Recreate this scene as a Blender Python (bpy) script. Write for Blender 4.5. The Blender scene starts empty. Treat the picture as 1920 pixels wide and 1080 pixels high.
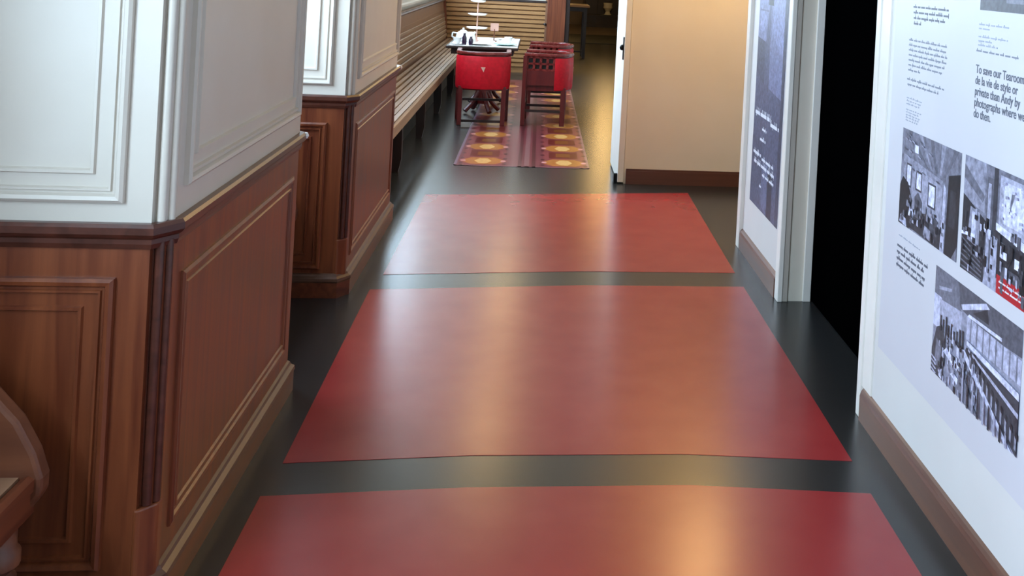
import bpy, bmesh, math, random
from mathutils import Vector, Matrix
random.seed(7)
sc = bpy.context.scene
C = sc.collection

# ------------------------------------------------------------------ camera
YAW, ROLL, FPX, CX, CY = -0.134, 0.054, 2000.0, 1283.6, -49.0
cam_d = bpy.data.cameras.new('camera'); cam = bpy.data.objects.new('camera', cam_d); C.objects.link(cam)
_r = Vector((math.cos(YAW), math.sin(YAW), 0)); _w = Vector((-math.sin(YAW), math.cos(YAW), 0)); _u = Vector((0, 0, 1))
_r2 = _r * math.cos(ROLL) + _u * math.sin(ROLL); _u2 = -_r * math.sin(ROLL) + _u * math.cos(ROLL)
m = Matrix((( _r2.x, _u2.x, -_w.x, 0.0), (_r2.y, _u2.y, -_w.y, 0.0), (_r2.z, _u2.z, -_w.z, 1.6), (0, 0, 0, 1)))
cam.matrix_world = m
cam_d.sensor_width = 36; cam_d.lens = FPX / 1920 * 36
cam_d.shift_x = (960 - CX) / 1920; cam_d.shift_y = (CY - 540) / 1920
cam_d.clip_end = 200
sc.camera = cam

# ------------------------------------------------------------------ world, daylight, exposure
sc.view_settings.view_transform = 'Standard'; sc.view_settings.look = 'None'
sc.view_settings.gamma = 1; sc.view_settings.use_curve_mapping = False
sc.view_settings.exposure = 0.0
try: sc.cycles.use_denoising = True
except Exception: pass
W = bpy.data.worlds.new('World'); sc.world = W; W.use_nodes = True
W.node_tree.nodes['Background'].inputs[0].default_value = (0.72, 0.86, 1.0, 1)
W.node_tree.nodes['Background'].inputs[1].default_value = 1.0

def daylight(name, loc, sy, sz, power, rot=(0, math.radians(-90), 0), col=(0.58, 0.79, 1.0)):
    l = bpy.data.lights.new(name, 'AREA'); l.shape = 'RECTANGLE'; l.size = sz; l.size_y = sy
    l.energy = power; l.color = col
    o = bpy.data.objects.new(name, l); o.location = loc; o.rotation_euler = rot; C.objects.link(o); return o
# bay windows along the left wall (area lights stand just outside the panes)
BAYS = [(-1.2, 1.95, 1.05, 2.60, 330.0), (4.20, 5.02, 1.05, 2.60, 85.0), (7.6, 15.9, 1.5, 2.78, 760.0)]
for (a, b, z0, z1, pw) in BAYS:
    daylight('window_daylight', (-1.72, (a + b) / 2, (z0 + z1) / 2), b - a, z1 - z0, pw)

# ------------------------------------------------------------------ materials
def lin(c):
    c = c / 255.0
    return c / 12.92 if c <= 0.04045 else ((c + 0.055) / 1.055) ** 2.4
def rgb(r, g, b): return (lin(r), lin(g), lin(b), 1)
def mat(name, col, rough=0.5, metal=0.0, spec=0.5, coat=0.0, emit=None, es=0.0):
    M = bpy.data.materials.new(name); M.use_nodes = True
    p = M.node_tree.nodes['Principled BSDF']
    p.inputs['Base Color'].default_value = col; p.inputs['Roughness'].default_value = rough
    p.inputs['Metallic'].default_value = metal; p.inputs['Specular IOR Level'].default_value = spec
    p.inputs['Coat Weight'].default_value = coat
    if emit: p.inputs['Emission Color'].default_value = emit; p.inputs['Emission Strength'].default_value = es
    return M
def noisy(name, c1, c2, scale=(8, 8, 8), detail=4, rough=(0.3, 0.4), spec=0.5, bump=0.0, lo=0.35, hi=0.65, coat=0.0, distort=0.0):
    M = mat(name, c1, rough[0], spec=spec, coat=coat); t = M.node_tree; n = t.nodes; p = n['Principled BSDF']
    tc = n.new('ShaderNodeTexCoord'); mp = n.new('ShaderNodeMapping'); mp.inputs['Scale'].default_value = scale
    nz = n.new('ShaderNodeTexNoise'); nz.inputs['Scale'].default_value = 1.0; nz.inputs['Detail'].default_value = detail
    nz.inputs['Distortion'].default_value = distort
    cr = n.new('ShaderNodeValToRGB'); cr.color_ramp.elements[0].position = lo; cr.color_ramp.elements[1].position = hi
    cr.color_ramp.elements[0].color = c1; cr.color_ramp.elements[1].color = c2
    mr = n.new('ShaderNodeMapRange'); mr.inputs[3].default_value = rough[0]; mr.inputs[4].default_value = rough[1]
    t.links.new(tc.outputs['Object'], mp.inputs[0]); t.links.new(mp.outputs[0], nz.inputs['Vector'])
    t.links.new(nz.outputs['Fac'], cr.inputs[0]); t.links.new(cr.outputs[0], p.inputs['Base Color'])
    t.links.new(nz.outputs['Fac'], mr.inputs[0]); t.links.new(mr.outputs[0], p.inputs['Roughness'])
    if bump:
        b = n.new('ShaderNodeBump'); b.inputs['Strength'].default_value = bump; b.inputs['Distance'].default_value = 0.002
        t.links.new(nz.outputs['Fac'], b.inputs['Height']); t.links.new(b.outputs[0], p.inputs['Normal'])
    return M
def wood(name, c1, c2, axis, rough=(0.28, 0.42), s=26, coat=0.0):
    sc_ = [s, s, s]; sc_[axis] = s * 0.06
    return noisy(name, c1, c2, tuple(sc_), 5, rough, 0.5, 0.06, 0.3, 0.72, coat, 0.6)
def vcol(name, rough=0.5, grain=0.0, gs=220.0, spec=0.4):
    M = mat(name, (1, 1, 1, 1), rough, spec=spec); t = M.node_tree; n = t.nodes; p = n['Principled BSDF']
    a = n.new('ShaderNodeAttribute'); a.attribute_name = 'Col'
    if grain:
        tc = n.new('ShaderNodeTexCoord'); nz = n.new('ShaderNodeTexNoise'); nz.inputs['Scale'].default_value = gs; nz.inputs['Detail'].default_value = 9; nz.inputs['Roughness'].default_value = 0.68
        mr = n.new('ShaderNodeMapRange'); mr.inputs[1].default_value = 0.3; mr.inputs[2].default_value = 0.7
        mr.inputs[3].default_value = 1 - grain; mr.inputs[4].default_value = 1 + grain
        mx = n.new('ShaderNodeVectorMath'); mx.operation = 'MULTIPLY'
        t.links.new(tc.outputs['Object'], nz.inputs['Vector']); t.links.new(nz.outputs['Fac'], mr.inputs[0])
        t.links.new(a.outputs['Color'], mx.inputs[0]); t.links.new(mr.outputs[0], mx.inputs[1])
        t.links.new(mx.outputs[0], p.inputs['Base Color'])
    else:
        t.links.new(a.outputs['Color'], p.inputs['Base Color'])
    return M
M = {}
M['cream'] = noisy('cream_paint', rgb(199, 190, 178), rgb(204, 196, 185), (3, 3, 3), 3, (0.38, 0.46), 0.4)
M['white'] = noisy('white_wall_paint', rgb(219, 216, 213), rgb(223, 221, 218), (2, 2, 2), 3, (0.5, 0.6), 0.3)
M['trimwhite'] = noisy('white_gloss_trim', rgb(230, 225, 216), rgb(236, 231, 223), (4, 4, 4), 3, (0.3, 0.38), 0.45)
M['tan'] = noisy('tan_wall_paint', rgb(232, 222, 205), rgb(236, 227, 212), (2, 2, 2), 3, (0.5, 0.6), 0.3)
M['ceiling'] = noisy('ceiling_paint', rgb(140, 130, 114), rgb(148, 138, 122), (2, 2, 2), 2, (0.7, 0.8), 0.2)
M['woodV'] = wood('mahogany_vertical', rgb(88, 38, 22), rgb(134, 72, 40), 2)
M['woodH'] = wood('mahogany_crosswise', rgb(82, 40, 27), rgb(118, 66, 42), 0)
M['woodY'] = wood('mahogany_lengthwise', rgb(84, 38, 23), rgb(122, 64, 38), 1)
M['rail'] = wood('dark_mahogany_rail', rgb(62, 32, 24), rgb(88, 46, 34), 1, (0.25, 0.36))
M['base'] = wood('brown_skirting', rgb(92, 58, 44), rgb(120, 80, 60), 1, (0.3, 0.42), 18)
M['baseX'] = wood('brown_skirting_cross', rgb(84, 50, 38), rgb(108, 66, 50), 0, (0.35, 0.45), 18)
M['oak'] = wood('bench_oak', rgb(138, 108, 82), rgb(166, 134, 104), 1, (0.42, 0.52), 22)
M['oakX'] = wood('bench_oak_crosswise', rgb(150, 108, 70), rgb(188, 142, 92), 0, (0.3, 0.4), 22)
M['oakV'] = wood('bench_oak_upright', rgb(110, 76, 56), rgb(140, 100, 72), 2, (0.3, 0.4), 22)
M['endwood'] = wood('bench_end_wood', rgb(90, 48, 30), rgb(120, 70, 44), 0, (0.42, 0.5), 20)
M['capwood'] = wood('skirting_cap_wood', rgb(80, 50, 35), rgb(102, 66, 46), 1, (0.36, 0.46), 20)
M['endoak'] = wood('bench_seat_wood', rgb(128, 92, 68), rgb(158, 118, 90), 1, (0.34, 0.42), 20)
M['darkwood'] = wood('dark_stained_wood', rgb(36, 26, 24), rgb(52, 36, 32), 2, (0.3, 0.4))
M['kick'] = noisy('dark_green_black_paint', rgb(24, 28, 26), rgb(34, 38, 34), (4, 4, 4), 3, (0.4, 0.5))
M['floor'] = noisy('black_linoleum', rgb(38, 38, 39), rgb(41, 41, 41), (1.5, 1.5, 1.5), 1, (0.27, 0.27), 0.5)
M['red'] = noisy('red_linoleum', rgb(149, 41, 44), rgb(155, 47, 48), (5, 5, 5), 2, (0.26, 0.26), 0.5, 0.0, 0.3, 0.7)
M["rug"] = vcol("patterned_linoleum", 0.28, 0.12, 40, 0.5)
M['black'] = mat('doorway_darkness', (0.0006, 0.0006, 0.0007, 1), 1.0, spec=0.0)  # darkness of the room beyond the doorway, put into the colour
M['blackmetal'] = mat('black_metal', rgb(20, 20, 22), 0.35, 0.6)
M['redleather'] = noisy('red_leather', rgb(176, 6, 26), rgb(196, 12, 34), (30, 30, 30), 4, (0.5, 0.6), 0.3)
M['redwood'] = wood('red_stained_wood', rgb(74, 18, 20), rgb(104, 34, 30), 2, (0.25, 0.35))
M['redwoodH'] = wood('red_stained_rail', rgb(92, 26, 26), rgb(126, 44, 38), 0, (0.22, 0.32))
M['china'] = noisy('white_china', rgb(238, 238, 236), rgb(244, 244, 242), (5, 5, 5), 2, (0.12, 0.18), 0.6)
M['tealglass'] = noisy('pale_teal_china', rgb(150, 190, 188), rgb(170, 205, 202), (5, 5, 5), 2, (0.15, 0.2), 0.6)
M['linen'] = noisy('white_linen', rgb(236, 234, 232), rgb(244, 242, 240), (60, 60, 60), 3, (0.7, 0.8), 0.2, 0.1)
M['cruet'] = noisy('dark_purple_glass', rgb(38, 22, 44), rgb(50, 32, 56), (5, 5, 5), 2, (0.12, 0.2), 0.6)
M['pink'] = noisy('pale_pink_card', rgb(206, 160, 144), rgb(214, 170, 152), (20, 20, 20), 2, (0.6, 0.7))
M['board'] = noisy('printed_panel_face', rgb(208, 206, 212), rgb(213, 211, 217), (2, 2, 2), 2, (0.42, 0.5), 0.4)
M['print'] = vcol('photographic_print', 0.42, 0.55, 45, 0.4)
M['ink'] = mat('grey_printing_ink', rgb(126, 130, 144), 0.5)
M['inklight'] = mat('pale_printing_ink', rgb(160, 164, 180), 0.5)
M['inkdark'] = mat('dark_printing_ink', rgb(92, 95, 108), 0.5)
M['inkwhite'] = mat('white_printing_ink', rgb(226, 228, 240), 0.5)
M['redtag'] = mat('red_printing_ink', rgb(178, 30, 38), 0.5)
M['grey'] = noisy('grey_brown_paint', rgb(120, 108, 102), rgb(132, 118, 110), (3, 3, 3), 3, (0.5, 0.6))
M['stone'] = noisy('brown_stone_floor', rgb(104, 90, 80), rgb(122, 106, 94), (3, 3, 3), 4, (0.3, 0.4))
M['lampglass'] = mat('opal_lamp_glass', rgb(255, 225, 170), 0.4, emit=(1.0, 0.63, 0.23, 1), es=48.0)
M['brass'] = mat('brass', rgb(190, 150, 80), 0.3, 1.0)
g = bpy.data.materials.new('window_glass'); g.use_nodes = True; t = g.node_tree
for nn in list(t.nodes): t.nodes.remove(nn)
o_ = t.nodes.new('ShaderNodeOutputMaterial'); tr = t.nodes.new('ShaderNodeBsdfTransparent'); gl = t.nodes.new('ShaderNodeBsdfGlossy')
gl.inputs['Roughness'].default_value = 0.02; mx = t.nodes.new('ShaderNodeMixShader'); mx.inputs[0].default_value = 0.06
t.links.new(tr.outputs[0], mx.inputs[1]); t.links.new(gl.outputs[0], mx.inputs[2]); t.links.new(mx.outputs[0], o_.inputs[0])
M['glass'] = g

# ------------------------------------------------------------------ mesh helpers
class MB:
    def __init__(s): s.v = []; s.f = []; s.c = []
    def add(s, vs, fs, col=None):
        o = len(s.v); s.v += [tuple(v) for v in vs]
        for f in fs: s.f.append([o + i for i in f]); s.c.append(col)
        return s
    def box(s, x0, x1, y0, y1, z0, z1, col=None):
        return s.add([(x0,y0,z0),(x1,y0,z0),(x1,y1,z0),(x0,y1,z0),(x0,y0,z1),(x1,y0,z1),(x1,y1,z1),(x0,y1,z1)],
              [(0,3,2,1),(4,5,6,7),(0,1,5,4),(1,2,6,5),(2,3,7,6),(3,0,4,7)], col)
    def prism(s, poly, a0, a1, axis=2):
        n = len(poly)
        def P(p, h):
            if axis == 2: return (p[0], p[1], h)
            if axis == 1: return (p[0], h, p[1])
            return (h, p[0], p[1])
        vs = [P(p, a0) for p in poly] + [P(p, a1) for p in poly]
        fs = [tuple(range(n))[::-1], tuple(range(n, 2*n))] + [(i, (i+1) % n, n+(i+1) % n, n+i) for i in range(n)]
        return s.add(vs, fs)
    def tube(s, p0, p1, r0, r1=None, n=10):
        r1 = r0 if r1 is None else r1
        p0 = Vector(p0); p1 = Vector(p1); d = (p1-p0).normalized()
        a = d.orthogonal().normalized(); b = d.cross(a)
        vs = [p0 + (a*math.cos(2*math.pi*i/n) + b*math.sin(2*math.pi*i/n))*r0 for i in range(n)]
        vs += [p1 + (a*math.cos(2*math.pi*i/n) + b*math.sin(2*math.pi*i/n))*r1 for i in range(n)]
        return s.add(vs, [tuple(range(n))[::-1], tuple(range(n, 2*n))] + [(i, (i+1) % n, n+(i+1) % n, n+i) for i in range(n)])
    def lathe(s, prof, c=(0,0,0), n=20):
        vs = []; fs = []; k = len(prof)
        for (r, z) in prof:
            for i in range(n):
                a = 2*math.pi*i/n; vs.append((c[0]+r*math.cos(a), c[1]+r*math.sin(a), c[2]+z))
        for j in range(k-1):
            for i in range(n): fs.append((j*n+i, j*n+(i+1) % n, (j+1)*n+(i+1) % n, (j+1)*n+i))
        fs.append(tuple(range(n))[::-1]); fs.append(tuple((k-1)*n+i for i in range(n)))
        return s.add(vs, fs)
    def sweep(s, path, prof, closed_prof=True):
        # path: plan polyline, outward = right-hand side; prof: (out, z) loop
        n = len(path); k = len(prof); vs = []
        for i, p in enumerate(path):
            p = Vector(p)
            d0 = (p - Vector(path[i-1])).normalized() if i > 0 else None
            d1 = (Vector(path[i+1]) - p).normalized() if i < n-1 else None
            d0 = d0 or d1; d1 = d1 or d0
            n0 = Vector((d0.y, -d0.x)); n1 = Vector((d1.y, -d1.x)); b = (n0+n1).normalized(); q = 1/max(0.3, b.dot(n0))
            for (o, z) in prof: w = p + b*o*q; vs.append((w.x, w.y, z))
        fs = []
        for i in range(n-1):
            for j in range(k): fs.append((i*k+j, (i+1)*k+j, (i+1)*k+(j+1) % k, i*k+(j+1) % k))
        fs.append(tuple(range(k))); fs.append(tuple((n-1)*k+j for j in range(k))[::-1])
        return s.add(vs, fs)
    def build(s, name, material, parent=None, smooth=False, bevel=0.0, loc=None):
        me = bpy.data.meshes.new(name); me.from_pydata(s.v, [], s.f); me.update()
        bm = bmesh.new(); bm.from_mesh(me)
        if not any(s.c): bmesh.ops.recalc_face_normals(bm, faces=bm.faces)
        bm.to_mesh(me); bm.free()
        if any(s.c):
            at = me.color_attributes.new('Col', 'FLOAT_COLOR', 'CORNER')
            for p in me.polygons:
                for li in p.loop_indices: at.data[li].color = s.c[p.index] or (1, 1, 1, 1)
        me.materials.append(M[material] if isinstance(material, str) else material)
        if smooth:
            for p in me.polygons: p.use_smooth = True
            try: me.set_sharp_from_angle(angle=math.radians(42))
            except Exception: pass
        ob = bpy.data.objects.new(name, me); C.objects.link(ob)
        if parent: ob.parent = parent
        if loc: ob.location = loc
        if bevel:
            md = ob.modifiers.new('edge', 'BEVEL'); md.width = bevel; md.segments = 2; md.limit_method = 'ANGLE'
        return ob
def tag(o, label=None, cat=None, group=None, kind=None):
    if label: o['label'] = label
    if cat: o['category'] = cat
    if group: o['group'] = group
    if kind: o['kind'] = kind
    return o
def thing(name, label, cat, loc=(0,0,0), rz=0.0, group=None):
    o = bpy.data.objects.new(name, None); C.objects.link(o); o.location = loc; o.rotation_euler = (0, 0, rz)
    o.empty_display_size = 0.1
    return tag(o, label, cat, group)
def struct(o, label, cat): return tag(o, label, cat, kind='structure')
def copy_tree(o, parent=None):
    c = o.copy(); C.objects.link(c); c.parent = parent
    for ch in list(o.children): copy_tree(ch, c)
    return c
def rect_loop(o, U, V, N, u0, u1, v0, v1, d):
    return [o + U*a + V*b + N*d for a, b in ((u0, v0), (u1, v0), (u1, v1), (u0, v1))]
def frame(name, o, U, V, N, u0, u1, v0, v1, prof, material, parent):
    mb = MB(); k = len(prof); vs = []; fs = []
    for (ins, d) in prof: vs += rect_loop(o, U, V, N, u0+ins, u1-ins, v0+ins, v1-ins, d)
    for j in range(k-1):
        for i in range(4): fs.append((j*4+i, j*4+(i+1) % 4, (j+1)*4+(i+1) % 4, (j+1)*4+i))
    mb.add(vs, fs); return mb.build(name, material, parent)
X_, Y_, Z_ = Vector((1,0,0)), Vector((0,1,0)), Vector((0,0,1))

# ------------------------------------------------------------------ floor and its inlaid panels
floor = MB().box(-1.5, 2.4, -3.2, 26.0, -0.12, 0.0).build('floor', 'floor')
struct(floor, 'glossy black linoleum floor of the corridor', 'floor')
PANELS = [[(-0.729, 1.30), (1.111, 1.25), (1.114, 3.232), (0.55, 3.300), (-0.14, 3.300), (-0.733, 3.26)],
          [(-0.718, 3.47), (-0.14, 3.515), (0.55, 3.515), (1.120, 3.454), (1.125, 5.414), (0.3, 5.40), (-0.733, 5.282)],
          [(-0.707, 5.534), (0.3, 5.65), (1.126, 5.665), (1.150, 7.719), (0.3, 7.58), (-0.700, 7.438)]]
for p in PANELS:
    MB().prism(p, -0.004, 0.0012).build('red_linoleum_panel', 'red', floor)
MB().box(0.3, 2.4, 22.9, 25.7, -0.004, 0.012).build('dark_threshold_strip', 'kick', floor)
fl2 = MB().box(-1.5, 3.2, 26.0, 30.4, -0.12, 0.0).build('floor', 'stone')
struct(fl2, 'brown stone floor of the dim back room', 'floor')

# patterned runner: flat print in the linoleum
def c4(r, g, b): return rgb(r, g, b)
def rug():
    mb = MB(); x0, x1, y0, y1 = -0.60, 0.47, 8.54, 15.0; zc = [0.002]
    def q(a, b, c, d, col): z = zc[0]; mb.add([(a,c,z),(b,c,z),(b,d,z),(a,d,z)], [(0,1,2,3)], col)
    def poly(ps, col): z = zc[0]; mb.add([(x,y,z) for x, y in ps], [tuple(range(len(ps)))], col)
    q(x0, x1, y0, y1, c4(112, 52, 58)); zc[0] += 0.0003
    for a, b, col in ((x0, x0+0.02, c4(120, 92, 110)), (x0+0.05, x0+0.075, c4(150, 116, 112)), (x1-0.075, x1-0.05, c4(150, 104, 96)), (x1-0.02, x1, c4(130, 90, 96)), (-0.10, -0.07, c4(84, 34, 40)), (-0.05, -0.01, c4(128, 84, 86)), (0.01, 0.04, c4(84, 34, 40))):
        q(a, b, y0, y1, col)
    q(x0, x1, y0, y0+0.03, c4(126, 80, 90))
    for cx in (-0.38, 0.27):
        y = y0 + 0.22
        while y < y1 - 0.3:
            zc[0] = 0.0026
            q(cx-0.17, cx+0.17, y-0.17, y+0.50, c4(130, 58, 58)); zc[0] += 0.0002
            poly([(cx-0.19, y), (cx-0.09, y-0.15), (cx+0.09, y-0.15), (cx+0.19, y), (cx+0.09, y+0.15), (cx-0.09, y+0.15)], c4(170, 104, 44)); 
            q(cx-0.12, cx+0.12, y+0.20, y+0.48, c4(96, 30, 22)); zc[0] += 0.0002
            poly([(cx-0.07, y), (cx-0.03, y-0.11), (cx+0.03, y-0.11), (cx+0.07, y), (cx+0.03, y+0.11), (cx-0.03, y+0.11)], c4(214, 164, 96))
            q(cx-0.06, cx+0.06, y+0.26, y+0.42, c4(120, 66, 18))
            for sx in (-1, 1):
                for dy in (-0.12, 0.12, 0.34):
                    poly([(cx+sx*0.172+0.020*math.cos(k*math.pi/3), y+dy+0.03*math.sin(k*math.pi/3)) for k in range(6)], c4(66, 16, 28))
                poly([(cx+sx*0.16+0.024*math.cos(k*math.pi/3), y+0.036*math.sin(k*math.pi/3)) for k in range(6)], c4(206, 140, 140))
            y += 0.68
    o = mb.build('patterned_runner', 'rug')
    return tag(o, 'dark red patterned floor runner with gold medallions leading under the red chairs', 'runner')
rug()

# ------------------------------------------------------------------ panelled piers on the left
PROF = [(0, 0.0), (0.001, 0.012), (0.008, 0.018), (0.017, 0.016), (0.022, 0.006), (0.027, 0.006), (0.029, 0.012), (0.034, 0.012), (0.037, 0.003),
        (0.066, 0.003), (0.069, 0.011), (0.076, 0.011), (0.080, 0.001)]
PROF_S = [(0, 0.0), (0.001, 0.005), (0.010, 0.009), (0.018, 0.008), (0.022, 0.002), (0.034, 0.002), (0.037, 0.007), (0.044, 0.007), (0.048, 0.001)]
XF, XB = -0.84, -1.45
def pier(y0, y1, label):
    root = thing('wall_left_pier', label, 'pier', (0, 0, 0)); root['kind'] = 'structure'
    ch = 0.036
    path = [(XB, y0), (XF-ch, y0), (XF-ch, y0+0.020), (XF-0.012, y0+0.024), (XF-0.008, y0+0.055), (XF, y0+0.057), (XF, y1-0.012), (XF-0.012, y1), (XB, y1)]
    simple = [(XB, y0), (XF-ch, y0), (XF, y0+0.058), (XF, y1-0.012), (XF-0.012, y1), (XB, y1)]
    MB().prism(path, 0.93, 2.9).build('painted_upper_wall', 'cream', root)
    MB().prism(path, 0.0, 0.93).build('wood_wainscot', 'woodV', root)
    # reeded corner
    for k, (dx, dy, r) in enumerate(((-0.022, 0.024, 0.011), (-0.008, 0.044, 0.011))):
        MB().tube((XF+dx, y0+dy, 0.945), (XF+dx, y0+dy, 2.85), r, n=14).build('corner_reed', 'cream', root, True)
        MB().tube((XF+dx, y0+dy, 0.27), (XF+dx, y0+dy, 0.90), r, n=14).build('corner_reed', 'rail', root, True)
    MB().prism([(XF-ch-0.004, y0-0.004), (XF-0.03, y0-0.002), (XF+0.002, y0+0.035), (XF+0.004, y0+0.062), (XF-0.03, y0+0.06), (XF-0.06, y0+0.03)], 0.0, 0.268).build('corner_block', 'woodV', root, bevel=0.006)
    # rail, skirting and its cap
    MB().sweep(simple, [(0.0, 0.885), (0.006, 0.885), (0.010, 0.897), (0.010, 0.908), (0.018, 0.914), (0.024, 0.922), (0.024, 0.938), (0.018, 0.946), (0.0, 0.946)]).build('dado_rail', 'rail', root)
    MB().sweep(simple, [(0.0, 0.0), (0.022, 0.0), (0.022, 0.070), (0.0, 0.070)]).build('skirting_board', 'woodY', root)
    MB().sweep(simple, [(0.0, 0.070), (0.022, 0.070), (0.026, 0.078), (0.024, 0.090), (0.012, 0.098), (0.008, 0.106), (0.0, 0.110)]).build('skirting_cap', 'capwood', root)
    k = MB().lathe([(0.002, -0.012), (0.010, -0.010), (0.014, 0), (0.010, 0.010), (0.002, 0.012)], (XF+0.018, y1-0.006, 0.934), 12).build('rail_end_knob', 'china', root, True)
    # front panels (facing the camera) and corridor-side panels
    o = Vector((0, y0, 0)); N = Vector((0, -1, 0))
    f_uf = frame('upper_front_moulding', o, X_, Z_, N, -1.40, -0.938, 0.992, 2.60, PROF, 'cream', root)
    f_lf = frame('lower_front_moulding', o, X_, Z_, N, -1.40, -0.948, 0.130, 0.816, PROF, 'woodV', root)
    MB().box(-1.325, -1.013, y0-0.0015, y0+0.001, 0.205, 0.741).build('lower_front_panel', 'woodV', f_lf)
    MB().box(-1.325, -1.013, y0-0.0015, y0+0.001, 1.067, 2.525).build('upper_front_panel', 'cream', f_uf)
    o = Vector((XF, 0, 0)); N = Vector((1, 0, 0))
    a, b = y0+0.12, y1-0.11
    f_us = frame('upper_side_moulding', o, Y_, Z_, N, a-0.02, b+0.03, 1.015, 2.60, PROF, 'cream', root)
    f_ls = frame('lower_side_moulding', o, Y_, Z_, N, a, b+0.02, 0.165, 0.800, PROF_S, 'woodV', root)
    MB().box(XF-0.001, XF+0.0015, a+0.046, b-0.03, 0.21, 0.755).build('lower_side_panel', 'woodV', f_ls)
    MB().box(XF-0.001, XF+0.0015, a+0.056, b-0.05, 1.09, 2.525).build('upper_side_panel', 'cream', f_us)
    return root
pier(2.655, 4.06, 'nearest wood and cream panelled pier on the left of the corridor')
pier(5.16, 6.72, 'farther wood and cream panelled pier, between the near pier and the red chairs')

# ------------------------------------------------------------------ left wall with windows in the bays
wl = MB()
ys = [-3.2] + [v for b in BAYS for v in b[:2]] + [16.1]
for i in range(0, len(ys), 2): wl.box(-1.65, XB, ys[i], ys[i+1], 0, 2.9)
for (a, b, z0, z1, pw) in BAYS: wl.box(-1.65, XB, a, b, 0, z0); wl.box(-1.65, XB, a, b, z1, 2.9)
wall_left = struct(wl.build('wall_left', 'cream'), 'cream painted left wall behind the benches', 'wall')
MB().sweep([(XB+0.0, 6.72), (XB, 16.0)], [(0, 1.075), (0.02, 1.075), (0.03, 1.09), (0.03, 1.11), (0.015, 1.125), (0.012, 1.17), (0.022, 1.18), (0.022, 1.20), (0, 1.20)]).build('wall_moulding', 'cream', wall_left)
n = 0
for (a, b, z0, z1, pw) in BAYS:
    n += 1
    w = thing('window_%d' % n, ['tall bay window beside the near bench', 'narrow bay window between the two piers', 'long window above the far bench'][n-1], 'window'); w['kind'] = 'structure'
    fr = MB()
    fr.box(-1.60, -1.52, a, b, z0, z0+0.06).box(-1.60, -1.52, a, b, z1-0.06, z1).box(-1.60, -1.52, a, a+0.05, z0, z1).box(-1.60, -1.52, b-0.05, b, z0, z1)
    fr.build('window_frame', 'trimwhite', w)
    k = max(1, round((b-a)/1.2)); st = (b-a-0.1)/k
    for i in range(k):
        if i: MB().box(-1.59, -1.53, a+0.05+i*st-0.02, a+0.05+i*st+0.02, z0+0.06, z1-0.06).build('mullion', 'trimwhite', w)
        MB().box(-1.565, -1.560, a+0.05+i*st+(0.02 if i else 0), a+0.05+(i+1)*st-(0.02 if i < k-1 else 0), z0+0.06, z1-0.06).build('pane', 'glass', w)
    MB().box(-1.53, -1.40, a-0.03, b+0.03, z0-0.03, z0).build('sill', 'trimwhite', w)

# ceiling, rear wall
struct(MB().box(-1.65, 3.2, -3.2, 30.4, 2.9, 3.0).build('ceiling', 'ceiling'), 'cream painted ceiling of the corridor', 'ceiling')
struct(MB().box(-1.65, 2.4, -3.3, -3.2, 0, 2.9).build('wall_rear', 'white'), 'white wall at the near end of the corridor', 'wall')

# ------------------------------------------------------------------ right walls
XR = 1.26
def rwall(y0, y1, label):
    root = thing('wall_right', label, 'wall'); root['kind'] = 'structure'
    MB().box(XR, XR+0.15, y0, y1, 0, 2.9).build('wall_body', 'white', root)
    return root
SK = [(0.0, 0.0), (0.018, 0.0), (0.018, 0.088), (0.014, 0.102), (0.008, 0.112), (0.0, 0.118)]
wr = rwall(-3.2, 3.80, 'near white wall on the right carrying the exhibition panel')
struct(MB().sweep([(XR, 3.785), (XR, -3.2)], SK).build('baseboard_right', 'base'), 'brown wooden baseboard under the exhibition panel', 'baseboard')
tr1 = thing('trim_1', 'white door casing on the near side of the dark doorway', 'door casing'); tr1['kind'] = 'structure'
MB().box(XR-0.012, XR+0.165, 3.800, 3.845, 0, 2.14).build('door_casing', 'trimwhite', tr1, bevel=0.004)
MB().box(XR-0.006, XR, 3.70, 3.800, 0.119, 2.2).build('casing_margin', 'trimwhite', tr1)
wr2 = rwall(5.20, 6.24, 'short white wall between the dark doorway and the tan wall')
struct(MB().sweep([(XR, 6.18), (XR, 5.24)], SK).build('baseboard_right', 'base'), 'short brown wooden baseboard under the slate blue banner', 'baseboard')
tr2 = thing('trim_2', 'white door casing and reveal on the far side of the dark doorway', 'door casing'); tr2['kind'] = 'structure'
tr3 = thing('trim_3', 'white corner trim at the far end of the banner wall', 'corner trim'); tr3['kind'] = 'structure'
MB().box(XR-0.014, XR+0.012, 5.165, 5.235, 0, 2.14).build('door_casing', 'trimwhite', tr2, bevel=0.004)
MB().box(XR+0.012, XR+0.040, 5.172, 5.20, 0, 2.14).build('door_casing_bead', 'cream', tr2, bevel=0.004)
MB().box(XR+0.040, XR+0.118, 5.186, 5.20, 0, 2.14).build('door_reveal', 'tan', tr2)
MB().box(XR+0.118, XR+0.158, 5.176, 5.20, 0, 2.14).build('door_stop', 'trimwhite', tr2, bevel=0.003)
MB().box(XR-0.022, XR+0.16, 6.18, 6.262, 0, 2.9).build('corner_trim', 'trimwhite', tr3, bevel=0.004)
hd = MB().box(XR, XR+0.15, 3.845, 5.165, 2.14, 2.9).build('wall_right', 'white'); struct(hd, 'white wall above the dark doorway on the right', 'wall')
# black sheet painting in the darkness of the room beyond the doorway
d1 = thing('doorway_dark', 'black sheet standing in for the unlit room beyond the doorway on the right', 'door'); d1['kind'] = 'structure'
MB().box(1.425, 1.465, 3.80, 4.30, 0.005, 2.14).build('door_or_dark_leaf', 'black', d1)
MB().box(1.425, 1.465, 4.305, 5.25, 0.005, 2.14).build('door_or_dark_leaf', 'black', d1)
MB().box(1.418, 1.426, 4.288, 4.316, 0.005, 2.14).build('dark_sheet_seam', 'blackmetal', d1)
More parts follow.
